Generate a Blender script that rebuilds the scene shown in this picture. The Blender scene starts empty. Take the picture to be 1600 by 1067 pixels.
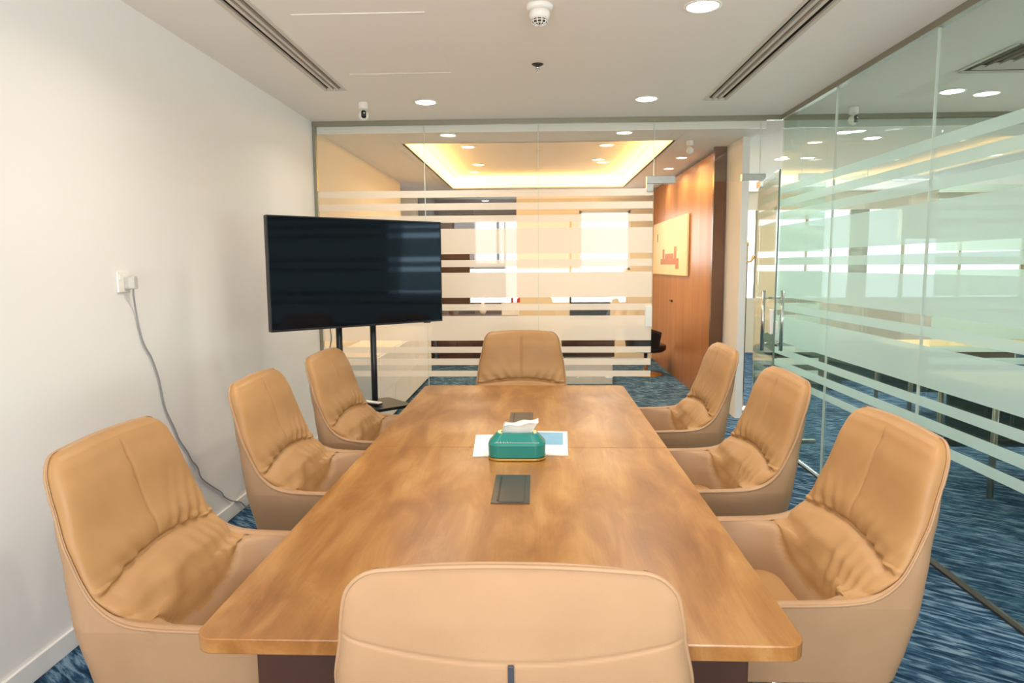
import bpy, bmesh, math, random
from math import sin, cos, pi, radians as R
from mathutils import Vector, Matrix, noise
random.seed(7)
S = bpy.context.scene
COL = S.collection

# ------------------------------------------------------------------ camera
PIT, YAW, ROLL = 0.1108, 0.0377, -0.0066
cp, sp, cy, sy = cos(PIT), sin(PIT), cos(YAW), sin(YAW)
F = Vector((-sy*cp, cy*cp, -sp)); RT = Vector((cy, sy, 0)); UP = RT.cross(F)
R2 = RT*cos(ROLL)+UP*sin(ROLL); U2 = -RT*sin(ROLL)+UP*cos(ROLL)
cam = bpy.data.cameras.new('camera'); cam.sensor_width = 36; cam.lens = 36*1067/1600
cam.clip_start = 0.05; cam.clip_end = 200
camo = bpy.data.objects.new('camera', cam); COL.objects.link(camo)
M = Matrix.Identity(4)
for i in range(3):
    M[i][0] = R2[i]; M[i][1] = U2[i]; M[i][2] = -F[i]
M[0][3], M[1][3], M[2][3] = 0, 0, 1.54
camo.matrix_world = M
S.camera = camo

# ------------------------------------------------------------------ view, sky
S.view_settings.view_transform = 'Standard'; S.view_settings.look = 'None'
S.view_settings.gamma = 1; S.view_settings.use_curve_mapping = False
S.view_settings.exposure = 0.45
W = bpy.data.worlds.new('world'); S.world = W; W.use_nodes = True
wn = W.node_tree.nodes; wl = W.node_tree.links
bg = wn['Background']; bg.inputs['Color'].default_value = (0.84, 0.92, 1.0, 1); bg.inputs['Strength'].default_value = 1.7

def area(name, loc, sx, sy_, power, color, rot, shape='RECTANGLE', spread=pi):
    l = bpy.data.lights.new(name, 'AREA'); l.shape = shape; l.size = sx
    if shape in ('RECTANGLE', 'ELLIPSE'): l.size_y = sy_
    l.energy = power; l.color = color; l.spread = spread
    o = bpy.data.objects.new(name, l); o.location = loc; o.rotation_euler = rot; COL.objects.link(o)
    return o
XL, XR, YP, ZC = -1.90, 2.03, 5.88, 2.756
YB = -1.1           # wall behind the camera
# daylight entering through the window behind the camera, through the office and lobby windows, plus an added upward fill
area('daylight_meeting_room', (0.05, YB-0.14, 1.65), 3.3, 1.7, 16, (1.0, 0.97, 0.94), (R(90), 0, 0))
area('added_upward_fill', (0.05, YB-0.45, 1.0), 3.3, 1.2, 125, (1.0, 0.975, 0.95), (R(128), 0, 0))  # added lamp aimed up through the window to brighten the ceiling
area('daylight_office', (5.3, 12.25, 1.75), 5.6, 1.2, 90, (0.95, 1.0, 0.97), (R(-105), 0, 0))
area('daylight_office_side', (9.35, 5.0, 1.7), 7.0, 1.5, 150, (0.97, 1.0, 0.97), (R(105), 0, R(90)))
area('daylight_lobby', (1.1, 11.50, 1.95), 0.8, 0.8, 5, (1.0, 0.95, 0.85), (R(-90), 0, 0))

# ------------------------------------------------------------------ materials
MATS = {}
def newmat(name):
    m = bpy.data.materials.new(name); m.use_nodes = True
    return m, m.node_tree.nodes, m.node_tree.links
def pm(name, color, rough=0.5, metal=0.0, noise_amt=0.05, noise_scale=8.0, bump=0.0, bump_scale=200.0, spec=0.5, emit=None, es=0.0, coat=0.0, detail=3.0):
    m, n, l = newmat(name)
    b = n['Principled BSDF']
    b.inputs['Roughness'].default_value = rough; b.inputs['Metallic'].default_value = metal
    b.inputs['Specular IOR Level'].default_value = spec; b.inputs['Coat Weight'].default_value = coat
    tc = n.new('ShaderNodeTexCoord')
    nz = n.new('ShaderNodeTexNoise'); nz.inputs['Scale'].default_value = noise_scale; nz.inputs['Detail'].default_value = detail
    l.new(tc.outputs['Object'], nz.inputs['Vector'])
    mx = n.new('ShaderNodeMixRGB'); mx.blend_type = 'MIX'
    c = Vector(color[:3])
    mx.inputs['Color1'].default_value = (*[max(0, x*(1-noise_amt)) for x in c], 1)
    mx.inputs['Color2'].default_value = (*[min(1, x*(1+noise_amt)) for x in c], 1)
    l.new(nz.outputs['Fac'], mx.inputs['Fac']); l.new(mx.outputs['Color'], b.inputs['Base Color'])
    if bump > 0:
        nb = n.new('ShaderNodeTexNoise'); nb.inputs['Scale'].default_value = bump_scale; nb.inputs['Detail'].default_value = 2
        l.new(tc.outputs['Object'], nb.inputs['Vector'])
        bp = n.new('ShaderNodeBump'); bp.inputs['Strength'].default_value = bump; bp.inputs['Distance'].default_value = 0.002
        l.new(nb.outputs['Fac'], bp.inputs['Height']); l.new(bp.outputs['Normal'], b.inputs['Normal'])
    if emit:
        b.inputs['Emission Color'].default_value = (*emit, 1); b.inputs['Emission Strength'].default_value = es
    MATS[name] = m
    return m
def srgb(r, g, b):
    f = lambda v: (v/255/12.92 if v/255 <= 0.04045 else ((v/255+0.055)/1.055)**2.4)
    return (f(r), f(g), f(b))

m_wall = pm('wall_paint', srgb(236, 233, 230), 0.6, noise_amt=0.01, noise_scale=2, bump=0.03, bump_scale=300, spec=0.3)
m_ceil = pm('ceiling_paint', srgb(243, 238, 231), 0.8, noise_amt=0.01, noise_scale=2, spec=0.2)
m_cream = pm('cream_wall_paint', srgb(236, 224, 200), 0.6, noise_amt=0.02)
m_base = pm('baseboard_white', srgb(235, 233, 230), 0.4, noise_amt=0.01)
m_alu = pm('anodised_frame', srgb(150, 146, 128), 0.35, 0.55, noise_amt=0.03)
m_alud = pm('dark_channel', srgb(70, 66, 60), 0.4, 0.4, noise_amt=0.05)
m_white = pm('white_plastic', srgb(238, 234, 226), 0.35, noise_amt=0.01)
m_grille = pm('grille_white', srgb(214, 206, 194), 0.8, noise_amt=0.02)
m_slot = pm('slot_black', srgb(62, 56, 48), 0.7, noise_amt=0.05)
m_black = pm('black_plastic', (0.012, 0.012, 0.014), 0.35, noise_amt=0.1)
m_blackm = pm('black_metal', (0.02, 0.022, 0.025), 0.3, 0.3, noise_amt=0.1)
m_steel = pm('brushed_steel', (0.62, 0.61, 0.58), 0.22, 1.0, noise_amt=0.05, noise_scale=60)
m_chrome = pm('chrome', (0.75, 0.74, 0.72), 0.12, 1.0, noise_amt=0.02)
m_brass = pm('brass', srgb(205, 160, 85), 0.3, 0.8, noise_amt=0.06)
m_leather = None
m_darkwood = pm('dark_wood', srgb(72, 44, 30), 0.45, noise_amt=0.25, noise_scale=6, detail=6)
m_taupe = pm('taupe_panel', srgb(150, 128, 100), 0.6, noise_amt=0.06)
m_brownpanel = pm('bronze_panel', srgb(120, 88, 66), 0.25, 0.4, noise_amt=0.08)
m_tealbox = pm('teal_lacquer', srgb(16, 128, 118), 0.3, noise_amt=0.05, coat=0.3)
m_gold = pm('gold_trim', srgb(214, 178, 98), 0.3, 0.7, noise_amt=0.04)
m_tissue = pm('tissue', srgb(250, 248, 242), 0.9, noise_amt=0.01, bump=0.2, bump_scale=120)
m_paper = pm('paper', srgb(246, 246, 244), 0.5, noise_amt=0.01)
m_blueprint = pm('blue_print', srgb(110, 176, 214), 0.4, noise_amt=0.18, noise_scale=14)
m_cablebox = pm('cable_box_grey', srgb(96, 92, 88), 0.3, 0.75, noise_amt=0.08)
m_cable = pm('grey_cable', srgb(150, 150, 152), 0.5, noise_amt=0.05)
m_plug = pm('grey_plug', srgb(190, 188, 182), 0.45, noise_amt=0.03)
m_yellow = pm('yellow_laminate', srgb(196, 156, 60), 0.45, noise_amt=0.06)
m_green = pm('dark_green_panel', srgb(34, 52, 44), 0.6, noise_amt=0.1)
m_red = pm('red_board', srgb(186, 36, 44), 0.5, noise_amt=0.05)
m_silicone = pm('silicone_joint', srgb(205, 214, 204), 0.4, noise_amt=0.02)
m_darkstrip = pm('grey_strip', srgb(70, 74, 82), 0.45, 0.2, noise_amt=0.05)
m_orange = pm('orange_wood', srgb(196, 124, 52), 0.4, noise_amt=0.2, noise_scale=5)

def emat(name, col, st):
    m, n, l = newmat(name)
    b = n['Principled BSDF']; b.inputs['Base Color'].default_value = (0.8, 0.8, 0.8, 1)
    b.inputs['Emission Color'].default_value = (*col, 1); b.inputs['Emission Strength'].default_value = st
    MATS[name] = m; return m
m_lamp = emat('lamp_diffuser', (1.0, 0.95, 0.86), 14)
m_lampw = emat('lamp_diffuser_warm', (1.0, 0.86, 0.66), 9)
m_led = emat('led_strip', (1.0, 0.62, 0.17), 2.4)

def glassmat(name, tint, refl=1.0):
    m, n, l = newmat(name); n.clear()
    out = n.new('ShaderNodeOutputMaterial')
    geo = n.new('ShaderNodeNewGeometry')
    dot = n.new('ShaderNodeVectorMath'); dot.operation = 'DOT_PRODUCT'
    l.new(geo.outputs['Incoming'], dot.inputs[0]); l.new(geo.outputs['Normal'], dot.inputs[1])
    ab = n.new('ShaderNodeMath'); ab.operation = 'ABSOLUTE'; l.new(dot.outputs['Value'], ab.inputs[0])
    om = n.new('ShaderNodeMath'); om.operation = 'SUBTRACT'; om.inputs[0].default_value = 1; l.new(ab.outputs[0], om.inputs[1])
    pw = n.new('ShaderNodeMath'); pw.operation = 'POWER'; pw.inputs[1].default_value = 5; l.new(om.outputs[0], pw.inputs[0])
    ma = n.new('ShaderNodeMath'); ma.operation = 'MULTIPLY_ADD'; ma.inputs[1].default_value = 0.9*refl; ma.inputs[2].default_value = 0.045*refl
    l.new(pw.outputs[0], ma.inputs[0])
    tr = n.new('ShaderNodeBsdfTransparent'); tr.inputs['Color'].default_value = (*tint, 1)
    gl = n.new('ShaderNodeBsdfGlossy'); gl.inputs['Roughness'].default_value = 0.0; gl.inputs['Color'].default_value = (0.95, 1, 0.98, 1)
    mx = n.new('ShaderNodeMixShader'); l.new(ma.outputs[0], mx.inputs['Fac']); l.new(tr.outputs[0], mx.inputs[1]); l.new(gl.outputs[0], mx.inputs[2])
    l.new(mx.outputs[0], out.inputs['Surface'])
    MATS[name] = m; return m
m_glass = glassmat('clear_glass', (0.975, 0.985, 0.975))
m_glasss = glassmat('green_glass', (0.92, 0.965, 0.945))
def filmmat(name, col, tfac, tcol):
    m, n, l = newmat(name); n.clear()
    out = n.new('ShaderNodeOutputMaterial')
    d = n.new('ShaderNodeBsdfDiffuse'); d.inputs['Color'].default_value = (*col, 1)
    t = n.new('ShaderNodeBsdfTranslucent'); t.inputs['Color'].default_value = (*col, 1)
    p = n.new('ShaderNodeBsdfTransparent'); p.inputs['Color'].default_value = (*tcol, 1)
    nz = n.new('ShaderNodeTexNoise'); nz.inputs['Scale'].default_value = 900
    ra = n.new('ShaderNodeMapRange'); ra.inputs['To Min'].default_value = tfac*0.9; ra.inputs['To Max'].default_value = tfac*1.1
    l.new(nz.outputs['Fac'], ra.inputs['Value'])
    m1 = n.new('ShaderNodeMixShader'); m1.inputs['Fac'].default_value = 0.55
    l.new(d.outputs[0], m1.inputs[1]); l.new(t.outputs[0], m1.inputs[2])
    m2 = n.new('ShaderNodeMixShader'); l.new(ra.outputs['Result'], m2.inputs['Fac'])
    l.new(m1.outputs[0], m2.inputs[1]); l.new(p.outputs[0], m2.inputs[2])
    l.new(m2.outputs[0], out.inputs['Surface'])
    MATS[name] = m; return m
m_film = filmmat('frosted_film', (0.96, 0.94, 0.90), 0.15, (0.95, 0.95, 0.92))
m_films = filmmat('frosted_film_green', (0.68, 0.83, 0.77), 0.17, (0.85, 0.95, 0.92))

def leather_mat(nm, ca, cb):
    m, n, l = newmat(nm)
    b = n['Principled BSDF']; b.inputs['Roughness'].default_value = 0.46; b.inputs['Specular IOR Level'].default_value = 0.35
    tc = n.new('ShaderNodeTexCoord')
    nz = n.new('ShaderNodeTexNoise'); nz.inputs['Scale'].default_value = 5; nz.inputs['Detail'].default_value = 4
    l.new(tc.outputs['Object'], nz.inputs['Vector'])
    cr = n.new('ShaderNodeValToRGB'); e = cr.color_ramp.elements
    e[0].position = 0.3; e[0].color = (*srgb(*ca), 1)
    e[1].position = 0.75; e[1].color = (*srgb(*cb), 1)
    l.new(nz.outputs['Fac'], cr.inputs['Fac']); l.new(cr.outputs['Color'], b.inputs['Base Color'])
    v = n.new('ShaderNodeTexVoronoi'); v.inputs['Scale'].default_value = 420
    l.new(tc.outputs['Object'], v.inputs['Vector'])
    bp = n.new('ShaderNodeBump'); bp.inputs['Strength'].default_value = 0.12; bp.inputs['Distance'].default_value = 0.0008
    l.new(v.outputs['Distance'], bp.inputs['Height']); l.new(bp.outputs['Normal'], b.inputs['Normal'])
    MATS[nm] = m; return m
m_leather = leather_mat('tan_leather', (167, 124, 78), (180, 137, 89))
m_leather2 = leather_mat('tan_leather_outer', (168, 132, 98), (178, 142, 107))

def wood_mat():
    m, n, l = newmat('table_veneer')
    b = n['Principled BSDF']; b.inputs['Roughness'].default_value = 0.31; b.inputs['Specular IOR Level'].default_value = 0.5
    tc = n.new('ShaderNodeTexCoord')
    mp = n.new('ShaderNodeMapping'); mp.inputs['Scale'].default_value = (1.0, 0.24, 1.0)
    l.new(tc.outputs['Object'], mp.inputs['Vector'])
    n1 = n.new('ShaderNodeTexNoise'); n1.inputs['Scale'].default_value = 9; n1.inputs['Detail'].default_value = 5; n1.inputs['Roughness'].default_value = 0.6
    n1.inputs['Distortion'].default_value = 0.6
    l.new(mp.outputs[0], n1.inputs['Vector'])
    mp2 = n.new('ShaderNodeMapping'); mp2.inputs['Scale'].default_value = (1.0, 0.03, 1.0)
    l.new(tc.outputs['Object'], mp2.inputs['Vector'])
    n2 = n.new('ShaderNodeTexNoise'); n2.inputs['Scale'].default_value = 160; n2.inputs['Detail'].default_value = 4
    l.new(mp2.outputs[0], n2.inputs['Vector'])
    # veneer leaves: broad bands across the table
    wv = n.new('ShaderNodeTexNoise'); wv.inputs['Scale'].default_value = 3.2; wv.inputs['Detail'].default_value = 2
    mp3 = n.new('ShaderNodeMapping'); mp3.inputs['Scale'].default_value = (1.6, 0.35, 1.0)
    l.new(tc.outputs['Object'], mp3.inputs['Vector']); l.new(mp3.outputs[0], wv.inputs['Vector'])
    cr = n.new('ShaderNodeValToRGB'); e = cr.color_ramp.elements
    e[0].position = 0.32; e[0].color = (*srgb(138, 88, 40), 1)
    e[1].position = 0.66; e[1].color = (*srgb(176, 128, 73), 1)
    x = cr.color_ramp.elements.new(0.5); x.color = (*srgb(158, 107, 53), 1)
    l.new(n1.outputs['Fac'], cr.inputs['Fac'])
    mx = n.new('ShaderNodeMixRGB'); mx.blend_type = 'OVERLAY'; mx.inputs['Fac'].default_value = 0.15
    l.new(cr.outputs['Color'], mx.inputs['Color1']); l.new(n2.outputs['Fac'], mx.inputs['Color2'])
    mx2 = n.new('ShaderNodeMixRGB'); mx2.blend_type = 'SOFT_LIGHT'; mx2.inputs['Fac'].default_value = 0.7
    l.new(mx.outputs['Color'], mx2.inputs['Color1']); l.new(wv.outputs['Fac'], mx2.inputs['Color2'])
    l.new(mx2.outputs['Color'], b.inputs['Base Color'])
    MATS['table_veneer'] = m; return m
m_table = wood_mat()

def carpet_mat():
    m, n, l = newmat('blue_carpet')
    b = n['Principled BSDF']; b.inputs['Roughness'].default_value = 0.95; b.inputs['Specular IOR Level'].default_value = 0.1
    tc = n.new('ShaderNodeTexCoord')
    mp = n.new('ShaderNodeMapping'); mp.inputs['Scale'].default_value = (0.2, 1.2, 1)
    mr = n.new('ShaderNodeMapping'); mr.inputs['Rotation'].default_value = (0, 0, R(36))
    l.new(tc.outputs['Object'], mr.inputs['Vector']); l.new(mr.outputs[0], mp.inputs['Vector'])
    n1 = n.new('ShaderNodeTexNoise'); n1.inputs['Scale'].default_value = 30; n1.inputs['Detail'].default_value = 4; n1.inputs['Roughness'].default_value = 0.65
    n1.inputs['Distortion'].default_value = 0.4
    l.new(mp.outputs[0], n1.inputs['Vector'])
    cr = n.new('ShaderNodeValToRGB'); e = cr.color_ramp.elements
    e[0].position = 0.40; e[0].color = (*srgb(28, 50, 74), 1)
    e[1].position = 0.62; e[1].color = (*srgb(122, 148, 170), 1)
    x = cr.color_ramp.elements.new(0.5); x.color = (*srgb(48, 84, 112), 1)
    l.new(n1.outputs['Fac'], cr.inputs['Fac'])
    n2 = n.new('ShaderNodeTexNoise'); n2.inputs['Scale'].default_value = 1.6
    l.new(tc.outputs['Object'], n2.inputs['Vector'])
    mx = n.new('ShaderNodeMixRGB'); mx.blend_type = 'OVERLAY'; mx.inputs['Fac'].default_value = 0.45
    l.new(cr.outputs['Color'], mx.inputs['Color1']); l.new(n2.outputs['Fac'], mx.inputs['Color2'])
    l.new(mx.outputs['Color'], b.inputs['Base Color'])
    n3 = n.new('ShaderNodeTexNoise'); n3.inputs['Scale'].default_value = 600
    l.new(tc.outputs['Object'], n3.inputs['Vector'])
    bp = n.new('ShaderNodeBump'); bp.inputs['Strength'].default_value = 0.5; bp.inputs['Distance'].default_value = 0.004
    l.new(n3.outputs['Fac'], bp.inputs['Height']); l.new(bp.outputs['Normal'], b.inputs['Normal'])
    MATS['blue_carpet'] = m; return m
m_carpet = carpet_mat()

def copper_mat():
    m, n, l = newmat('copper_panel')
    b = n['Principled BSDF']; b.inputs['Roughness'].default_value = 0.36; b.inputs['Metallic'].default_value = 0.35
    tc = n.new('ShaderNodeTexCoord')
    mp = n.new('ShaderNodeMapping'); mp.inputs['Scale'].default_value = (1, 3, 0.25)
    l.new(tc.outputs['Object'], mp.inputs['Vector'])
    nz = n.new('ShaderNodeTexNoise'); nz.inputs['Scale'].default_value = 1.6; nz.inputs['Detail'].default_value = 3
    l.new(mp.outputs[0], nz.inputs['Vector'])
    cr = n.new('ShaderNodeValToRGB'); e = cr.color_ramp.elements
    e[0].position = 0.3; e[0].color = (*srgb(160, 104, 62), 1)
    e[1].position = 0.7; e[1].color = (*srgb(186, 130, 84), 1)
    l.new(nz.outputs['Fac'], cr.inputs['Fac']); l.new(cr.outputs['Color'], b.inputs['Base Color'])
    MATS['copper_panel'] = m; return m
m_copper = copper_mat()

def tv_mat():
    m, n, l = newmat('tv_screen')
    b = n['Principled BSDF']; b.inputs['Base Color'].default_value = (0.004, 0.005, 0.008, 1)
    b.inputs['Roughness'].default_value = 0.05; b.inputs['Specular IOR Level'].default_value = 0.28; b.inputs['Specular Tint'].default_value = (0.55, 0.75, 1.0, 1)
    b.inputs['Coat Weight'].default_value = 0.0
    MATS['tv_screen'] = m; return m
m_tv = tv_mat()

# ------------------------------------------------------------------ mesh helpers
def link(name, me, mat, parent=None, smooth=False):
    o = bpy.data.objects.new(name, me); COL.objects.link(o)
    if mat is not None and not me.materials: me.materials.append(mat)
    if parent is not None: o.parent = parent
    if smooth: me.shade_smooth()
    return o
def mesh(name, V, Fc, mat, parent=None, smooth=False):
    me = bpy.data.meshes.new(name); me.from_pydata([tuple(v) for v in V], [], Fc); me.update()
    return link(name, me, mat, parent, smooth)
def bm_obj(name, bm, mat, parent=None, smooth=False):
    me = bpy.data.meshes.new(name); bm.to_mesh(me); bm.free()
    return link(name, me, mat, parent, smooth)
def bm_box(bm, x0, x1, y0, y1, z0, z1, bev=0.0, seg=2):
    r = bmesh.ops.create_cube(bm, size=1.0)
    vs = r['verts']
    bmesh.ops.scale(bm, vec=(x1-x0, y1-y0, z1-z0), verts=vs)
    bmesh.ops.translate(bm, vec=((x0+x1)/2, (y0+y1)/2, (z0+z1)/2), verts=vs)
    if bev > 0:
        es = list({e for v in vs for e in v.link_edges})
        bmesh.ops.bevel(bm, geom=es, offset=bev, segments=seg, profile=0.5, affect='EDGES')
def box(name, x0, x1, y0, y1, z0, z1, mat, parent=None, bev=0.0, seg=2):
    bm = bmesh.new(); bm_box(bm, min(x0, x1), max(x0, x1), min(y0, y1), max(y0, y1), min(z0, z1), max(z0, z1), bev, seg)
    return bm_obj(name, bm, mat, parent, smooth=False)
def lathe(name, prof, mat, parent=None, n=28, loc=(0, 0, 0), rot=None):
    V = []; Fc = []
    for r, z in prof:
        for i in range(n):
            a = 2*pi*i/n; V.append(Vector((r*cos(a), r*sin(a), z)))
    k = len(prof)
    for j in range(k-1):
        for i in range(n):
            Fc.append((j*n+i, j*n+(i+1) % n, (j+1)*n+(i+1) % n, (j+1)*n+i))
    Fc.append(tuple(range(n-1, -1, -1))); Fc.append(tuple((k-1)*n+i for i in range(n)))
    if rot is not None: V = [rot @ v for v in V]
    V = [v+Vector(loc) for v in V]
    o = mesh(name, V, Fc, mat, parent, smooth=True)
    return o
def crom(pts, per=6, closed=False):
    P = [Vector(p) for p in pts]; out = []
    n = len(P)
    rng = n if closed else n-1
    for i in range(rng):
        a = P[(i-1) % n] if (closed or i > 0) else P[0]*2-P[1]
        b = P[i]; c = P[(i+1) % n]
        d = P[(i+2) % n] if (closed or i < n-2) else P[-1]*2-P[-2]
        for k in range(per):
            t = k/per
            out.append(0.5*((2*b)+(c-a)*t+(2*a-5*b+4*c-d)*t*t+(3*b-a-3*c+d)*t**3))
    if not closed: out.append(P[-1])
    return out
def tube_data(path, r, n=8, closed=False):
    V = []; Fc = []; m = len(path); prev = None
    for i, p in enumerate(path):
        if closed: t = path[(i+1) % m]-path[(i-1) % m]
        else: t = path[min(i+1, m-1)]-path[max(i-1, 0)]
        if t.length < 1e-9: t = Vector((0, 0, 1))
        t.normalize()
        if prev is None:
            u = t.cross(Vector((0.13, 0.29, 0.95)));  u.normalize()
        else:
            u = prev-t*prev.dot(t); u.normalize()
        prev = u; w = t.cross(u)
        for k in range(n):
            a = 2*pi*k/n; V.append(p+(u*cos(a)+w*sin(a))*r)
    rows = m if closed else m-1
    for i in range(rows):
        for k in range(n):
            j = (i+1) % m
            Fc.append((i*n+k, i*n+(k+1) % n, j*n+(k+1) % n, j*n+k))
    if not closed:
        Fc.append(tuple(range(n-1, -1, -1))); Fc.append(tuple((m-1)*n+k for k in range(n)))
    return V, Fc
def tube(name, path, r, mat, parent=None, n=8, closed=False):
    V, Fc = tube_data([Vector(p) for p in path], r, n, closed)
    return mesh(name, V, Fc, mat, parent, smooth=True)
def empty(name, loc=(0, 0, 0), rz=0):
    o = bpy.data.objects.new(name, None); o.location = loc; o.rotation_euler = (0, 0, rz); o.empty_display_size = 0.1
    COL.objects.link(o); return o
def tag(o, label, cat, group=None):
    o['label'] = label; o['category'] = cat
    if group: o['group'] = group
    return o
def struct(o):
    o['kind'] = 'structure'; return o
def copy_tree(o, parent=None):
    c = o.copy(); COL.objects.link(c); c.parent = parent
    for ch in list(o.children): copy_tree(ch, c)
    return c
def prism(name, outline, z0, z1, mat, parent=None, bev=0.0, seg=2):
    bm = bmesh.new()
    vs = [bm.verts.new((x, y, z0)) for x, y in outline]
    f = bm.faces.new(vs); bm.normal_update()
    if f.normal.z > 0: f.normal_flip()
    r = bmesh.ops.extrude_face_region(bm, geom=[f])
    nv = [g for g in r['geom'] if isinstance(g, bmesh.types.BMVert)]
    bmesh.ops.translate(bm, vec=(0, 0, z1-z0), verts=nv)
    bmesh.ops.recalc_face_normals(bm, faces=bm.faces)
    if bev > 0:
        es = [e for e in bm.edges if abs(e.verts[0].co.z-e.verts[1].co.z) < 1e-6]
        bmesh.ops.bevel(bm, geom=es, offset=bev, segments=seg, profile=0.5, affect='EDGES')
    return bm_obj(name, bm, mat, parent)
def rrect(x0, x1, y0, y1, r, n=6, corners=(1, 1, 1, 1)):
    pts = []
    for k, (cx, cy_, a0) in enumerate([(x1-r, y1-r, 0), (x0+r, y1-r, 90), (x0+r, y0+r, 180), (x1-r, y0+r, 270)]):
        if corners[k]:
            for i in range(n+1):
                a = R(a0+90*i/n); pts.append((cx+r*cos(a), cy_+r*sin(a)))
        else:
            pts.append([(x1, y1), (x0, y1), (x0, y0), (x1, y0)][k])
    return pts

# ------------------------------------------------------------------ structure
struct(box('floor', -2.4, 9.6, YB-0.3, 13.2, -0.06, 0.0, m_carpet))
# ceiling with openings for the slot diffusers, the cove tray and the square vents
SLOT_L = (-1.455, -1.335, 0.9, 4.84); SLOT_R = (1.255, 1.395, 0.9, 5.29)
TRAY = (-1.33, 1.345, 6.97, 10.96)
VENT = (2.70, 3.28, 4.08, 4.66)
holes = [SLOT_L, SLOT_R, TRAY, VENT]
xs = sorted({-2.4, 9.6, *[h[0] for h in holes], *[h[1] for h in holes]})
ys = sorted({YB-0.3, 13.2, *[h[2] for h in holes], *[h[3] for h in holes]})
V = []; Fc = []
for i in range(len(xs)-1):
    for j in range(len(ys)-1):
        cx, cyy = (xs[i]+xs[i+1])/2, (ys[j]+ys[j+1])/2
        if any(h[0] < cx < h[1] and h[2] < cyy < h[3] for h in holes): continue
        b0 = len(V)
        V += [(xs[i], ys[j], ZC), (xs[i+1], ys[j], ZC), (xs[i+1], ys[j+1], ZC), (xs[i], ys[j+1], ZC)]
        Fc.append((b0, b0+3, b0+2, b0+1))
ceil = struct(mesh('ceiling', V, Fc, m_ceil))
struct(box('wall_left', XL-0.12, XL, YB-0.3, YP+0.04, 0, ZC, m_wall))
struct(box('baseboard_left', XL, XL+0.013, YB, YP-0.02, 0, 0.085, m_base, bev=0.003))
# wall behind the camera with the window the daylight comes through
wf = struct(bpy.data.objects.new('wall_front', None)); COL.objects.link(wf)
for a in [(XL-0.12, -1.6, 0, ZC), (1.7, XR+0.1, 0, ZC), (-1.6, 1.7, 0, 0.8), (-1.6, 1.7, 2.5, ZC)]:
    box('wall_panel', a[0], a[1], YB-0.2, YB, a[2], a[3], m_wall, wf)
w1 = struct(empty('window_1', (0, YB-0.1, 0)))
for x in (-1.6, -0.5, 0.6, 1.66): box('frame_bar', x, x+0.04, -0.02, 0.02, 0.8, 2.5, m_alu, w1)
for z in (0.8, 2.46): box('frame_bar', -1.6, 1.7, -0.02, 0.02, z, z+0.04, m_alu, w1)

# ------------------------------------------------------------------ glazed partitions
STR = [(2.118, 2.176), (2.011, 2.069), (1.906, 1.965), (1.64, 1.854), (1.53, 1.589), (1.267, 1.481),
       (1.156, 1.211), (0.895, 1.109), (0.788, 0.841), (0.681, 0.738), (0.58, 0.631)]
def pane_y(parent, x0, x1, y, z0, z1, film=True, gm=None, fm=None, name='glass_pane'):
    "pane standing across the room, at y"
    p = box(name, x0+0.0015, x1-0.0015, y-0.006, y+0.006, z0, z1, gm or m_glass, parent)
    if film:
        for a, b in STR:
            if a > z0 and b < z1:
                yy = y-0.0075
                mesh('frosted_stripe', [(x0+0.002, yy, a), (x1-0.002, yy, a), (x1-0.002, yy, b), (x0+0.002, yy, b)], [(0, 1, 2, 3)], fm or m_film, p)
    return p
wb = struct(empty('wall_back', (0, 0, 0)))
PX = [XL+0.012, -0.953, 0.009, 0.975]
for i in range(3): pane_y(wb, PX[i], PX[i+1], YP, 0.02, ZC-0.02)
for x in PX[1:3]: box('silicone_joint', x-0.002, x+0.002, YP-0.007, YP+0.007, 0.02, ZC-0.03, m_silicone, wb)
pane_y(wb, 0.975, 1.851, YP, 2.225, ZC-0.02, film=False, name='transom_pane')
pane_y(wb, 1.851, XR-0.012, YP, 0.02, ZC-0.02)
box('silicone_joint', 0.973, 0.977, YP-0.007, YP+0.007, 2.2, ZC-0.03, m_silicone, wb)
box('silicone_joint', 1.849, 1.853, YP-0.007, YP+0.007, 0.02, ZC-0.03, m_silicone, wb)
pane_y(wb, XR+0.012, 2.40, YP, 0.02, ZC-0.02, gm=m_glasss, fm=m_films)
pane_y(wb, 2.40, 3.32, YP, 2.225, ZC-0.02, film=False, gm=m_glasss, name='transom_pane')
for a, b in ((3.32, 4.6), (4.6, 5.9), (5.9, 7.2), (7.2, 8.6)): pane_y(wb, a, b, YP, 0.02, ZC-0.02, gm=m_glasss, fm=m_films)
box('top_channel', XL, 8.6, YP-0.022, YP+0.022, ZC-0.038, ZC, m_alu, wb, bev=0.002)
box('floor_channel', XL, 0.975, YP-0.018, YP+0.018, 0, 0.025, m_alu, wb, bev=0.002)
box('floor_channel', 1.851, 2.40, YP-0.018, YP+0.018, 0, 0.025, m_alu, wb, bev=0.002)
box('wall_channel', XL, XL+0.028, YP-0.02, YP+0.02, 0.0, ZC-0.038, m_alu, wb, bev=0.002)
# pale header boards just behind the glass, one per pane
for a, b in ((XL+0.03, -0.957), (-0.949, 0.005), (0.013, 0.971), (0.979, 1.90)):
    box('header_board', a, b, YP+0.012, YP+0.03, 2.656, ZC-0.0385, m_white, wb)
box('header_board', XR+0.01, 8.6, YP+0.012, YP+0.03, 2.656, ZC-0.0385, m_white, wb)
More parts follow.
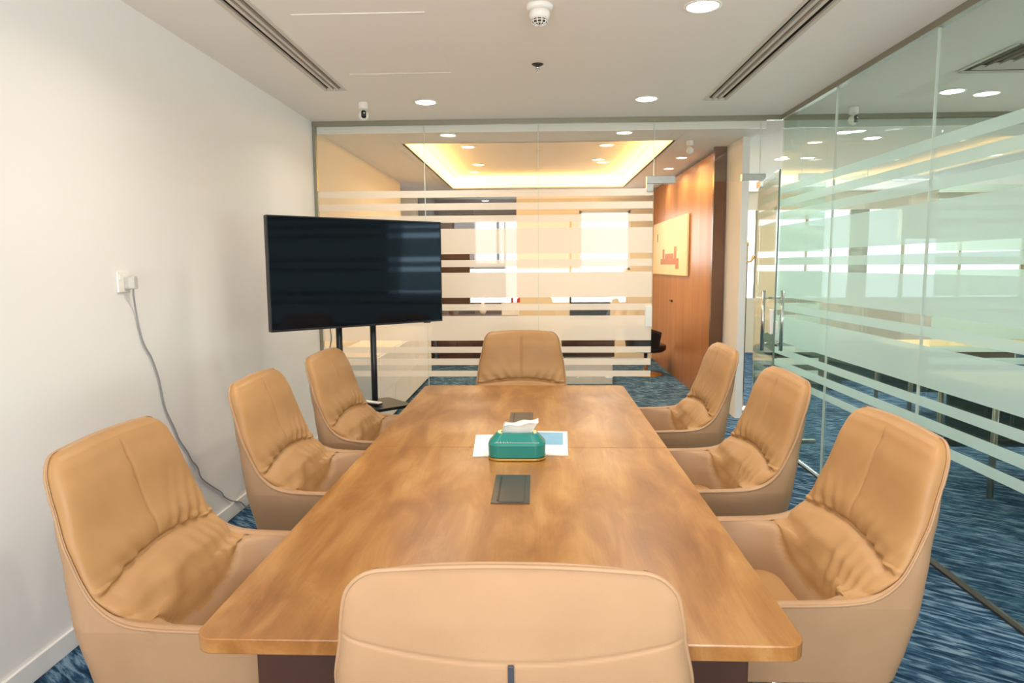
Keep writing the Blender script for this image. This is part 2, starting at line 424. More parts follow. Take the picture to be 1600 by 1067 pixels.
# fittings round the open doorway
pf = box('lock_strike', 0.918, 0.976, YP-0.03, YP-0.008, 1.012, 1.188, m_white, wb, bev=0.004)
bm = bmesh.new()
bm_box(bm, 0.915, 1.155, YP-0.02, YP+0.02, 2.212, 2.277, 0.004); bm_box(bm, 0.915, 0.972, YP-0.0201, YP+0.0201, 2.15, 2.2125, 0.003)
bm_obj('patch_fitting', bm, m_steel, wb)
box('patch_fitting', 1.70, 1.90, YP-0.02, YP+0.02, 2.228, 2.285, m_steel, wb, bev=0.004)

# side wall of glass
wr = struct(empty('wall_right', (0, 0, 0)))
SY = [YB, 0.15, 1.32, 2.495, 3.672, 4.846, YP-0.012]
for i in range(len(SY)-1):
    p = box('glass_pane', XR-0.006, XR+0.006, SY[i]+0.0015, SY[i+1]-0.0015, 0.02, ZC-0.02, m_glasss, wr)
    for a, b in STR:
        xx = XR-0.0075
        mesh('frosted_stripe', [(xx, SY[i]+0.002, a), (xx, SY[i+1]-0.002, a), (xx, SY[i+1]-0.002, b), (xx, SY[i]+0.002, b)], [(3, 2, 1, 0)], m_films, p)
for y in SY[1:-1]: box('silicone_joint', XR-0.008, XR+0.008, y-0.0022, y+0.0022, 0.02, ZC-0.03, m_silicone, wr)
box('top_channel', XR-0.022, XR+0.022, YB, YP-0.022, ZC-0.038, ZC, m_alu, wr, bev=0.002)
box('floor_channel', XR-0.02, XR+0.02, YB, YP-0.02, 0, 0.012, m_alud, wr)

# the door leaf standing open along the side glass
HX, HY = 1.845, YP-0.01
dang = math.atan2(4.99-HY, 1.716-HX)
d1 = struct(empty('door_1', (HX, HY, 0), dang))
DW = 0.872
lf = box('glass_leaf', 0.0, DW, -0.006, 0.006, 0.012, 2.205, m_glasss, d1)
for a, b in STR:
    mesh('frosted_stripe', [(0.005, 0.0075, a), (DW-0.003, 0.0075, a), (DW-0.003, 0.0075, b), (0.005, 0.0075, b)], [(0, 1, 2, 3)], m_films, lf)
box('leaf_edge', DW, DW+0.003, -0.006, 0.006, 0.012, 2.205, pm('glass_edge', srgb(96, 120, 108), 0.3, noise_amt=0.02), d1)
box('patch_fitting', 0.0, 0.17, -0.02, 0.02, 2.155, 2.21, m_steel, d1, bev=0.004)
box('patch_fitting', 0.0, 0.17, -0.02, 0.02, 0.008, 0.07, m_steel, d1, bev=0.004)
hb = bmesh.new()
ph = empty_h = None
for s in (-1, 1):
    h = tube('pull_handle', [(DW-0.09, s*0.066, 0.90), (DW-0.09, s*0.066, 1.345)], 0.014, m_steel, d1, 12)
    for z in (0.955, 1.29):
        tube('handle_peg', [(DW-0.09, s*0.0065, z), (DW-0.09, s*0.066, z)], 0.008, m_steel, h, 8)
hb.free()
box('door_lock', DW-0.075, DW-0.004, -0.03, -0.0065, 1.03, 1.21, m_white, d1, bev=0.004)
box('door_lock', DW-0.10, DW-0.035, 0.009, 0.032, 1.03, 1.12, m_white, d1, bev=0.004)

# ------------------------------------------------------------------ lobby shell
struct(box('wall_lobby_left', XL-0.22, XL-0.10, YP+0.04, 10.1, 0, ZC, m_cream))
wfar = struct(empty('wall_far', (0, 0, 0)))
YF = 11.3
def wp(x0, x1, z0, z1, m=m_cream, y0=YF, y1=YF+0.15, par=wfar, nm='wall_panel'): return box(nm, x0, x1, y0, y1, z0, z1, m, par)
wp(-2.3, -1.98, 0, ZC); wp(-1.98, -0.34, 2.66, ZC)
wp(-0.34, 0.68, 0, ZC); wp(0.68, 1.52, 0, 1.45); wp(0.68, 1.52, 2.42, ZC); wp(1.52, 2.30, 0, ZC)
w2 = struct(empty('window_2', (1.10, YF+0.07, 0)))
for x in (-0.42, 0.38): box('frame_bar', x, x+0.04, -0.02, 0.02, 1.45, 2.42, m_white, w2)
for z in (1.45, 2.38): box('frame_bar', -0.42, 0.42, -0.02, 0.02, z, z+0.04, m_white, w2)
# dark recess room on the left of the far wall, with a window of its own
wrc = struct(empty('wall_recess', (0, 0, 0)))
YR = 12.8
for a in [(-2.2, -1.18, 0, 2.66, m_brownpanel), (-1.18, -0.62, 0, 1.58, m_taupe), (-0.62, -0.36, 0, 0.85, m_taupe), (-0.36, -0.2, 0, 2.66, m_taupe), (-1.18, -0.36, 2.37, 2.66, m_taupe)]:
    box('wall_panel', a[0], a[1], YR, YR+0.12, a[2], a[3], a[4], wrc)
box('wall_panel', -2.2, -2.1, YF+0.15, YR, 0, 2.66, m_brownpanel, wrc)
box('wall_panel', -0.34, -0.24, YF+0.15, YR, 0, 2.66, m_taupe, wrc)
box('recess_ceiling', -2.1, -0.34, YF+0.151, YR, 2.66, 2.70, m_taupe, wrc)
w3 = struct(empty('window_3', (-0.77, YR+0.06, 0)))
box('frame_bar', 0.01, 0.06, -0.02, 0.02, 1.58, 2.37, m_alud, w3)
box('frame_bar', -0.41, -0.38, -0.02, 0.02, 1.58, 2.37, m_white, w3)
box('frame_bar', 0.15, 0.18, -0.02, 0.02, 0.85, 2.37, m_white, w3)
# left end of the lobby, behind the side wall
struct(box('wall_lobby_end', -2.35, -2.3, 10.1, YF, 0, ZC, m_brownpanel))
# right hand wall of the lobby: copper cladding, bronze return, white column
wc = struct(empty('wall_copper', (0, 0, 0)))
pl = [7.42, 8.38, 9.34, 10.30, 11.26]
for i in range(4): box('copper_panel', 1.88, 1.98, pl[i]+0.002, pl[i+1]-0.002, 0.0, 2.72, m_copper, wc)
box('bronze_panel', 1.85, 1.975, 7.36, 7.415, 0, ZC, m_brownpanel, wc)
box('wall_core', 1.985, 2.2, 7.45, 11.3, 0, ZC, m_cream, wc)
struct(box('wall_column', 1.98, 2.05, 6.82, 7.45, 0, ZC, m_base))
box('door_hook', 1.862, 1.88, 9.60, 9.74, 1.02, 1.05, m_black, wc, bev=0.004)

# cove tray with led strips
tr = struct(empty('trim_1', (0, 0, 0)))
x0, x1, y0, y1 = TRAY; zt = ZC+0.19
mesh('tray_ceiling', [(x0, y0, zt), (x1, y0, zt), (x1, y1, zt), (x0, y1, zt)], [(3, 2, 1, 0)], m_ceil, tr)
for a in [(x0-0.02, x0, y0, y1), (x1, x1+0.02, y0, y1), (x0, x1, y1, y1+0.02), (x0, x1, y0-0.02, y0)]:
    box('tray_side', a[0], a[1], a[2], a[3], ZC+0.0, zt, m_ceil, tr)
for a in [(x0+0.001, x0+0.012, y0+0.02, y1-0.02), (x1-0.012, x1-0.001, y0+0.02, y1-0.02), (x0+0.02, x1-0.02, y1-0.012, y1-0.001)]:
    box('led_strip', a[0], a[1], a[2], a[3], ZC+0.015, zt-0.008, m_led, tr)
ym = (y0+y1)/2; xm = (x0+x1)/2
area('cove_glow', (x0+0.03, ym, ZC+0.09), 0.12, y1-y0-0.2, 15, (1.0, 0.50, 0.12), (0, R(-105), 0))
area('cove_glow', (x1-0.03, ym, ZC+0.09), 0.12, y1-y0-0.2, 15, (1.0, 0.50, 0.12), (0, R(105), 0))
area('cove_glow', (xm, y1-0.03, ZC+0.09), x1-x0-0.2, 0.12, 8, (1.0, 0.50, 0.12), (R(-105), 0, 0))

# office beyond the side glass
wo = struct(empty('wall_office', (0, 0, 0)))
YO = 12.0
for a in [(2.2, 2.9, 0, ZC), (2.9, 9.6, 0, 0.95), (2.9, 6.2, 2.45, ZC), (6.2, 9.6, 1.95, ZC)]:
    box('wall_panel', a[0], a[1], YO, YO+0.15, a[2], a[3], m_cream, wo)
for a in [(YB-0.3, 1.2, 0, ZC), (9.2, YO, 0, ZC), (1.2, 9.2, 0, 0.95), (1.2, 9.2, 2.45, ZC)]:
    box('wall_panel', 9.1, 9.25, a[0], a[1], a[2], a[3], m_cream, wo)
box('wall_panel', XR+0.1, 9.25, YB-0.3, YB-0.15, 0, ZC, m_cream, wo)
w4 = struct(empty('window_4', (0, YO+0.07, 0)))
for x, w in ((2.9, .04), (3.75, .05), (4.6, .05), (5.35, .32), (6.23, .06), (7.2, .05), (8.25, .06)): box('mullion', x, x+w, -0.02, 0.02, 0.95, 2.45 if x < 6.2 else 1.95, m_alu, w4)
w5 = struct(empty('window_5', (9.18, 0, 0)))
for y in (1.2, 3.2, 5.2, 7.2, 9.16): box('mullion', -0.02, 0.02, y, y+0.05, 0.95, 2.45, m_alu, w5)

# ------------------------------------------------------------------ conference chairs
RIM = [(.0, 1.058), (.001, 1.052), (.004, 1.042), (.009, 1.025), (.015, 1.00), (.024, .97), (.040, .92), (.080, .816),
       (.132, .714), (.178, .664), (.230, .638), (.30, .628), (.38, .625), (.48, .622), (.56, .612), (.605, .58), (.635, .52), (.655, .45), (.67, .39)]
rimc = crom([(0, d, z) for d, z in RIM], 24)
def resample(P, step_fn):
    out = [P[0]]; acc = 0
    for a, b in zip(P, P[1:]):
        acc += (b-a).length
        if acc >= step_fn(b): out.append(b); acc = 0
    if (out[-1]-P[-1]).length > 1e-5: out.append(P[-1])
    return out
rows = []
last = 2
for p in resample(rimc, lambda q: (0.0028 if (0.875 < q.z < 0.94 or 0.67 < q.z < 0.745 or q.z > 1.03) else 0.0065) if q.z > 0.6 else 0.014):
    if p.z < last-1e-4: rows.append(p); last = p.z
WS = [(1.06, .263), (.93, .286), (.83, .308), (.70, .323), (.62, .329), (.38, .303)]
RC = [(1.06, .04), (.9, .045), (.70, .055), (.38, .06)]
def interp(tab, z):
    for (z0, a), (z1, b) in zip(tab, tab[1:]):
        if z0 >= z >= z1: 
            t = (z0-z)/(z0-z1); t = t*t*(3-2*t)*0.35+t*0.65
            return a+(b-a)*t
    return tab[0][1] if z > tab[0][0] else tab[-1][1]
LEAN = [(1.06, 0.0), (.90, .024), (.756, .050), (.60, .074), (.478, .096), (.38, .120)]
LEANI = [(1.06, 0.0), (.90, .036), (.756, .078), (.60, .112), (.478, .14), (.38, .17)]
TB = [(1.058, .012), (1.052, .026), (1.042, .036), (1.02, .046), (.96, .058), (.88, .064), (.80, .064), (.75, .062), (.715, .072), (.66, .105), (.60, .135), (.54, .150), (.48, .155), (.40, .15)]
def sect(w, yc, yr, m, n):
    "half section from centre (x=0) to rim (x=w), resampled evenly"
    P = []
    for i in range(121):
        th = pi/2*i/120
        P.append((w*max(sin(th), 0)**(2/m), yr-(yr-yc)*max(cos(th), 0)**(2/m)))
    L = [0]
    for a, b in zip(P, P[1:]): L.append(L[-1]+math.hypot(b[0]-a[0], b[1]-a[1]))
    out = []; k = 0
    for i in range(n+1):
        t = L[-1]*i/n
        while k < 119 and L[k+1] < t: k += 1
        s = (t-L[k])/max(L[k+1]-L[k], 1e-9)
        out.append((P[k][0]+(P[k+1][0]-P[k][0])*s, P[k][1]+(P[k+1][1]-P[k][1])*s))
    return out
D0 = 0.36
def make_chair():
    root = empty('conference_chair')
    NH = 66
    # outer shell
    G = []
    def arch(x, z): return (0.008-0.013*(x/0.25)**2)*min(1, max(0, (z-0.92)/0.12))
    def halfsec(w, yb, yr, r, xlim):
        "half of a U: flat back, round corner, straight side, cut off at the rim"
        P = [(0, yb), (w-r, yb)]
        dy = min(max(yr-yb, 1e-4), r)
        ph = math.acos(1-dy/r)
        for i in range(1, 25):
            a = ph*i/24; P.append((w-r+r*sin(a), yb+r*(1-cos(a))))
        if yr-yb > r: P.append((w, yr))
        k = min(1, xlim/P[-1][0]); P = [(x*k, y) for x, y in P]
        L = [0]
        for p0, p1 in zip(P, P[1:]): L.append(L[-1]+math.hypot(p1[0]-p0[0], p1[1]-p0[1]))
        out = []; k = 0
        for i in range(NH+1):
            t = L[-1]*i/NH
            while k < len(P)-2 and L[k+1] < t: k += 1
            q = (t-L[k])/max(L[k+1]-L[k], 1e-9)
            out.append((P[k][0]+(P[k+1][0]-P[k][0])*q, P[k][1]+(P[k+1][1]-P[k][1])*q))
        return out
    RT_ = 0.052
    for r in rows:
        z = r.z; yr = r.y-D0; yb = min(interp(LEAN, z)-D0, yr-0.0008)
        rc = interp(RC, z); dy_ = min(max(yr-yb, 1e-4), rc); w0 = interp(WS, z); w = w0+rc*(1-math.sqrt(max(0, 1-(1-dy_/rc)**2)))
        g = max(0, (z-(1.058-RT_))/RT_); xl = w0-RT_*(1-math.sqrt(max(0, 1-g*g)))*0.95 if g > 0 else 9
        hs = halfsec(w, yb, yr, rc, xl)
        # a slight outward bow of the back panel
        hs = [(x, y-0.010*(1-(x/w)**2)*min(1, (1.058-z)/0.1)) for x, y in hs]
        r.x = hs[-1][0]
        row = [(-x, y, z) for x, y in reversed(hs[1:])]+list((x, y, z) for x, y in hs)
        G.append(row)
    nc = 2*NH+1
    V = []
    for row in G:
        for x, y, z in row:
            yb = interp(LEAN, z)-D0
            # curved seam across the back, vertical seams on the sides
            if y < yb+0.06:
                zs = 0.892+0.038*(x/0.27)**2
                y += 0.0028*math.exp(-((z-zs)/0.0028)**2)
            elif abs(y-(0.30-D0)) < 0.02:
                x *= 1-0.006*math.exp(-((y-(0.30-D0))/0.004)**2)
            V.append(Vector((x, y, z+arch(x, z))))
    Fc = []
    for j in range(len(G)-1):
        for i in range(nc-1):
            a = j*nc+i; Fc.append((a, a+nc, a+nc+1, a+1))
    nr = len(G)
    # inner surface grid
    def lipw(z): return interp([(1.06, .005), (.95, .005), (.80, .006), (.70, .010), (.66, .020), (.63, .036), (.38, .040)], z)
    I = []
    for r in rows:
        z = r.z; lw = lipw(z); w = max(r.x-lw, 0.0035); yr = r.y-D0
        yc = interp(LEANI, z)-D0+interp(TB, z)
        m = 4.2 if z < 0.8 else 4.2+(z-0.8)*8
        hs = sect(w, yc, yr, m, NH*1)
        row = [(-x, y, z) for x, y in reversed(hs[1:])]+list((x, y, z) for x, y in hs)
        I.append(row)
    def inner(j, i):
        x, y, z = I[j][i]
        u = (i-NH)/NH
        # normal approx in plan
        x0_, y0_, _ = I[j][max(i-1, 0)]; x1_, y1_, _ = I[j][min(i+1, nc-1)]
        tx, ty = x1_-x0_, y1_-y0_; L = math.hypot(tx, ty) or 1
        nx, ny = -ty/L, tx/L          # pointing inward / forward
        d = 0
        zc = 0.700+0.032*(1-min(1, (x/0.27)**2))
        edge = 1-abs(u)**10
        g = z-zc
        seam_y = 0.275-D0
        sf = min(1, max(0, (seam_y-y)/0.02)) if z < 0.72 else 1
        if sf > 0:
            d -= 0.020*math.exp(-(g/0.011)**2)*edge
            d += 0.009*math.exp(-((g-0.045)/0.04)**2)*edge
            d += 0.014*math.exp(-((g+0.05)/0.045)**2)*edge
            if g > 0:
                d -= (0.0055*math.exp(-(x/0.005)**2)+0.006*math.exp(-abs(x)/0.022))*min(1, max(0, (1.035-z)/0.04))*min(1, g/0.03)
                # gathers rising from the crease
                k = math.exp(-g/0.050)*edge*min(1, g/0.01)
                ph_ = 88*x+9*sin(3.1*x+1.3)-g*60*(1 if x > 0 else -1)
                d += 0.0062*k*max(0, min(1, (abs(x)-0.03)/0.08))*sin(ph_)
                d += 0.002*noise.noise(Vector((x*9, z*9, 3)))
            else:
                k = math.exp(-((g+0.085)/0.06)**2)*edge
                ph_ = 88*x+14*sin(5*x+2)+g*30*math.tanh(x/0.05)
                d += 0.0068*k*sin(ph_)*(0.5+0.8*abs(noise.noise(Vector((x*7, z*5, 9)))))
                d += 0.005*noise.noise(Vector((x*8, z*10, 1)))
        d *= sf if z < 0.72 else 1
        if z < 0.72:
            q = y-seam_y
            d -= 0.008*math.exp(-(q/0.007)**2)
            if q < 0: d += 0.006*min(1, -q/0.03)*min(1, abs(u)*1.5)
        fade = 1-max(0, (abs(u)-0.93)/0.07)
        d *= fade
        return Vector((x+nx*d, y+ny*d, z+arch(x, z)))
    IV = [[inner(j, i) for i in range(nc)] for j in range(nr)]
    # lip joining outer and inner along the sides and the top, part of the shell
    def add_strip(A, B, up):
        b0 = len(V)
        prof = 3
        for a, b in zip(A, B):
            for k in range(1, prof+1):
                t = k/(prof+1); q = a.lerp(b, t)+up(a, b)*(0.006*sin(pi*t)); V.append(q)
            V.append(b.copy())
        return b0, prof+1
    for side in (0, nc-1):
        A = [V[j*nc+side] for j in range(nr)]; B = [IV[j][side] for j in range(nr)]
        def up(a, b): return Vector((0, 0.8, 0.6)) if a.z > 0.64 else (Vector((0, 0.1, 1)) if a.y < 0.2 else Vector((0, 1, 0.3)))
        b0, st = add_strip(A, B, up)
        for j in range(nr-1):
            ia, ib = j*nc+side, (j+1)*nc+side
            prev = (ia, ib)
            for k in range(st):
                cur = (b0+j*st+k, b0+(j+1)*st+k)
                f = (prev[0], prev[1], cur[1], cur[0]); Fc.append(f if side else f[::-1]); prev = cur
    A = [V[i] for i in range(nc)]; B = [IV[0][i] for i in range(nc)]
    b0, st = add_strip(A, B, lambda a, b: Vector((0, 0, max(0, 1-(a.x/0.215)**4))))
    for i in range(nc-1):
        prev = (i, i+1)
        for k in range(st):
            cur = (b0+i*st+k, b0+(i+1)*st+k); Fc.append((prev[0], prev[1], cur[1], cur[0])); prev = cur
    # bottom pan
    jb = (nr-1)*nc
    Vc = len(V); 
    for i in range(nc): 
        p = V[jb+i]; V.append(Vector((p.x*0.55, p.y*0.6+0.0, 0.375)))
    for i in range(nc-1): Fc.append((jb+i, Vc+i, Vc+i+1, jb+i+1))
    Fc.append(tuple(Vc+i for i in range(nc)))
    mesh('shell', V, Fc, m_leather2, root, smooth=True)
    # inner surface parts; normals come from the whole surface so that the parts join without a shading edge
    NN = [[None]*nc for _ in range(nr)]
    for j in range(nr):
        for i in range(nc):
            du = IV[j][min(i+1, nc-1)]-IV[j][max(i-1, 0)]; dv = IV[min(j+1, nr-1)][i]-IV[max(j-1, 0)][i]
            q = dv.cross(du)
            NN[j][i] = -q.normalized() if q.length > 1e-12 else Vector((0, 1, 0))
    def region(j, i):
        x, y, z = I[j][i]
        zc = 0.700+0.032*(1-min(1, (x/0.27)**2))
        if y > 0.275-D0 and z < 0.72: return 'armrest_panel_l' if x < 0 else 'armrest_panel_r'
        return 'back_cushion' if z > zc else 'lumbar_cushion'
    parts = {}
    for j in range(nr-1):
        for i in range(nc-1):
            parts.setdefault(region(j, i), []).append((j, i))
    for nm, fs in parts.items():
        idx = {}; VV = []; FF = []; VN = []
        for j, i in fs:
            f = []
            for (a, b) in ((j, i), (j, i+1), (j+1, i+1), (j+1, i)):
                if (a, b) not in idx: idx[(a, b)] = len(VV); VV.append(IV[a][b]); VN.append(NN[a][b])
                f.append(idx[(a, b)])
            FF.append(tuple(f))
        mesh(nm.replace('_l', '').replace('_r', '') if nm.startswith('armrest_panel_') else nm, VV, FF, m_leather2 if nm.startswith('arm') else m_leather, root, smooth=True).data.normals_split_custom_set_from_vertices(VN)
    # seat cushion
    bm = bmesh.new()
    SW, y0s, y1s = 0.272, -0.16, 0.31
    N = 18; MM = 22; vt = []; 
    def top(u, v):
        e = (1-abs(u)**5)*(1-abs(v)**6)
        return 0.43+0.055*max(0, e)**0.45+0.006*noise.noise(Vector((u*2, v*2, 4)))
    grid = [[bm.verts.new((SW*(-1+2*i/N), y0s+(y1s-y0s)*j/MM, top(-1+2*i/N, -1+2*j/MM))) for i in range(N+1)] for j in range(MM+1)]
    for j in range(MM):
        for i in range(N): bm.faces.new((grid[j][i], grid[j][i+1], grid[j+1][i+1], grid[j+1][i]))
    be = [e for e in bm.edges if e.is_boundary]
    r_ = bmesh.ops.extrude_edge_only(bm, edges=be)
    nv = [g for g in r_['geom'] if isinstance(g, bmesh.types.BMVert)]
    for v_ in nv: v_.co.z = 0.385; v_.co.x *= 0.97
    bmesh.ops.recalc_face_normals(bm, faces=bm.faces)
    bm_obj('seat_cushion', bm, m_leather, root, smooth=True)
    # piping along the outer rim
    side_r = [V[j*nc+nc-1].copy() for j in range(nr)]; side_l = [V[j*nc].copy() for j in range(nr)]
    path = list(reversed(side_l))+[V[i].copy() for i in range(2, nc-2, 3)]+side_r
    # drop near-duplicate points
    pp = [path[0]]
    for q in path[1:]:
        if (q-pp[-1]).length > 0.007: pp.append(q)
    tube('piping', pp, 0.0038, m_leather2, root, 8)
    box('back_strip', -0.005, 0.005, 0, 0.004, 0, 0.30, m_darkstrip, root, bev=0.001).matrix_local = Matrix.Translation((0, 0.0745-D0-0.0150, 0.595)) @ Matrix.Rotation(math.atan2(0.0500, 0.297), 4, 'X')
    # mechanism and five-star base
    box('seat_plate', -0.13, 0.13, -0.12, 0.14, 0.345, 0.376, m_blackm, root, bev=0.006)
    lathe('gas_column', [(0.026, 0.10), (0.026, 0.24), (0.019, 0.24), (0.019, 0.35)], m_chrome, root, 16)
    lathe('base_hub', [(0.045, 0.075), (0.05, 0.09), (0.045, 0.125), (0.03, 0.135)], m_chrome, root, 20)
    for k in range(5):
        a = 2*pi*k/5+0.3
        q = Matrix.Rotation(a, 4, 'Z')
        bm = bmesh.new()
        prof = [(0.03, 0.026, 0.085, 0.125), (0.15, 0.021, 0.085, 0.115), (0.30, 0.014, 0.072, 0.092)]
        vv = []
        for (x, hw, za, zb) in prof:
            vv.append([bm.verts.new(q @ Vector(c)) for c in ((x, -hw, za), (x, hw, za), (x, hw*0.7, zb), (x, -hw*0.7, zb))])
        for s0, s1 in zip(vv, vv[1:]):
            for c in range(4): bm.faces.new((s0[c], s0[(c+1) % 4], s1[(c+1) % 4], s1[c]))
        bm.faces.new(vv[0][::-1]); bm.faces.new(vv[-1])
        bmesh.ops.recalc_face_normals(bm, faces=bm.faces)
        bm_obj('leg', bm, m_chrome, root)
        c = q @ Vector((0.292, 0, 0.0))
        rot = q.to_3x3() @ Matrix.Rotation(pi/2, 3, 'X')
        w_ = lathe('caster', [(0.02, -0.022), (0.029, -0.020), (0.029, -0.004), (0.018, -0.003), (0.018, 0.003), (0.029, 0.004), (0.029, 0.020), (0.02, 0.022)], m_black, root, 18, loc=(c.x, c.y, 0.0292), rot=rot)
        lathe('caster_stem', [(0.007, 0.045), (0.007, 0.085)], m_steel, w_, 8, loc=(c.x, c.y, 0))
    return root
chair = make_chair()
CH = [
    (-0.918, 1.93, -90, 'tan leather chair nearest the camera on the wall side of the table', 1),
    (-0.91, 2.97, -90, 'tan leather chair in the middle of the row along the white wall', 1),
    (-0.86, 3.78, -93, 'tan leather chair in front of the television stand, farthest on the wall side', 1),
    (0.755, 2.10, 90, 'tan leather chair nearest the camera on the glass wall side', 2),
    (0.75, 3.03, 90, 'tan leather chair in the middle of the row along the glass wall', 2),
    (0.75, 4.03, 90, 'tan leather chair beside the open doorway, farthest on the glass side', 2),
    (-0.118, 4.62, 180, 'tan leather chair at the far head of the table, facing the camera', 3),
    (-0.045, 1.395, 0, 'tan leather chair at the near end of the table, seen from its back', 3)]
for k, (x, y, a, lab, g) in enumerate(CH):
    c = chair if k == 0 else copy_tree(chair)
    c.location = (x, y, 0); c.rotation_euler = (0, 0, R(a))
    tag(c, lab, 'chair', 'tan leather chairs around the conference table')

# ------------------------------------------------------------------ conference table
T = empty('conference_table', (-0.092, 2.915, 0)); tag(T, 'long rectangular meeting table with warm wood veneer top', 'table')
tx0, tx1, ty0, ty1 = -0.654, 0.654, -1.556, 1.556
prism('tabletop', rrect(tx0, tx1, ty0, -0.0012, 0.045, corners=(0, 0, 1, 1)), 0.714, 0.75, m_table, T, bev=0.003)
prism('tabletop', rrect(tx0, tx1, 0.0012, ty1, 0.045, corners=(1, 1, 0, 0)), 0.714, 0.75, m_table, T, bev=0.003)
for xa, xb, ya, yb_ in ((-0.572, -0.315, -1.42, -1.365), (0.405, 0.575, -1.42, -1.365), (-0.61, -0.375, 1.43, 1.485), (0.345, 0.515, 1.45, 1.505)):
    box('leg', xa, xb, ya, yb_, 0.0, 0.7135, m_darkwood, T, bev=0.004)
box('modesty_panel', -0.02, 0.02, -0.80, 0.80, 0.14, 0.7135, m_darkwood, T, bev=0.003)
for y in (-0.80, 0.80): box('cross_beam', -0.50, 0.50, y-0.02 if y < 0 else y, y if y < 0 else y+0.02, 0.66, 0.7135, m_darkwood, T, bev=0.002)
for (xa, xb, ya, yb_) in ((-0.158, -0.028, 2.20, 2.51), (-0.146, -0.024, 3.32, 3.615)):
    xa += 0.092; xb += 0.092; ya -= 2.915; yb_ -= 2.915
    fr = box('cable_box', xa, xb, ya, yb_, 0.7502, 0.7535, m_cablebox, T, bev=0.001)
    box('lid', xa+0.026, xb-0.020, ya+0.008, yb_-0.008, 0.7537, 0.7552, m_cablebox, fr, bev=0.0006)
    box('brush_slot', xa+0.019, xa+0.0255, ya+0.02, yb_-0.02, 0.7537, 0.7546, m_black, fr)
    box('lid_gap', xb-0.0195, xb-0.0175, ya+0.008, yb_-0.008, 0.7536, 0.7541, m_black, fr)

# ------------------------------------------------------------------ things on the table
def flat_sheet(name, cx, cy_, w, h, ang, z, th, mat, parent=None, curl=0.0):
    n = 10; V = []; Fc = []
    for lay in (0, 1):
        for j in range(n+1):
            for i in range(n+1):
                u, v = i/n-0.5, j/n-0.5
                zz = z+lay*th+curl*max(0, (u+0.5)*(v+0.5)-0.35)
                V.append(Vector((u*w*cos(ang)-v*h*sin(ang)+cx, u*w*sin(ang)+v*h*cos(ang)+cy_, zz)))
    K = (n+1)**2
    for j in range(n):
        for i in range(n):
            a = j*(n+1)+i
            Fc.append((K+a, K+a+1, K+a+n+2, K+a+n+1)); Fc.append((a, a+n+1, a+n+2, a+1))
    for i in range(n):
        Fc.append((i, i+1, K+i+1, K+i)); b = n*(n+1)+i; Fc.append((b+1, b, K+b, K+b+1))
        c = i*(n+1); Fc.append((c+n+1, c, K+c, K+c+n+1)); d = c+n; Fc.append((d, d+n+1, K+d+n+1, K+d))
    return mesh(name, V, Fc, mat, parent)
pL = flat_sheet('brochure', -0.180, 2.947, 0.20, 0.36, R(3), 0.7506, 0.003, m_paper)
tag(pL, 'plain white folder sticking out on the left under the teal tissue box', 'folder')
pR = flat_sheet('brochure', 0.030, 2.985, 0.205, 0.395, R(-2), 0.7506, 0.006, m_paper)
tag(pR, 'white brochure with a blue picture, right of the teal tissue box', 'brochure')
flat_sheet('cover_picture', 0.052, 3.045, 0.125, 0.22, R(-2), 0.7572, 0.0004, m_blueprint, pR)
def oct_loop(w, d, r, z, n=7):
    return [Vector((x, y, z)) for x, y in rrect(-w, w, -d, d, r, n)]
def loft(loops, cap0=True, cap1=True):
    n = len(loops[0]); V = [v for L in loops for v in L]; Fc = []
    for j in range(len(loops)-1):
        for i in range(n): Fc.append((j*n+i, j*n+(i+1) % n, (j+1)*n+(i+1) % n, (j+1)*n+i))
    if cap0: Fc.append(tuple(range(n-1, -1, -1)))
    if cap1: Fc.append(tuple((len(loops)-1)*n+i for i in range(n)))
    return V, Fc
TB_ = empty('tissue_box', (-0.086, 2.765, 0.7575)); tag(TB_, 'teal lacquered tissue box with gold rim and white tissue, on the table', 'tissue box')
V, Fc = loft([oct_loop(.112, .065, .045, .0045), oct_loop(.117, .07, .048, .008), oct_loop(.118, .071, .048, .056), oct_loop(.115, .068, .047, .063), oct_loop(.084, .040, .032, .098), oct_loop(.080, .036, .03, .100), oct_loop(.066, .024, .02, .100), oct_loop(.064, .022, .02, .094)])
mesh('box_body', V, Fc, m_tealbox, TB_)
V, Fc = loft([oct_loop(.116, .069, .048, -.006), oct_loop(.1185, .0715, .048, -.003), oct_loop(.1185, .0715, .048, .004)])
mesh('gold_rim', V, Fc, m_gold, TB_)
# small pale decorative marks along the shoulder
V = []; Fc = []
for k in range(26):
    x = -0.088+k*0.007; hgt = 0.006 if k < 10 and k % 2 else 0.0035
    t0, t1 = 0.12, 0.12+hgt/0.045
    def sh(t): return (-(0.068+(0.040-0.068)*t)-0.0004, 0.063+0.035*t+0.0003)
    (ya_, za_), (yb2, zb2) = sh(t0), sh(t1); b0 = len(V)
    V += [(x, ya_, za_), (x+0.0032, ya_, za_), (x+0.0032, yb2, zb2), (x, yb2, zb2)]; Fc.append((b0, b0+1, b0+2, b0+3))
mk = mesh('printed_marks', V, Fc, m_plug, TB_); mk['kind'] = 'stuff'
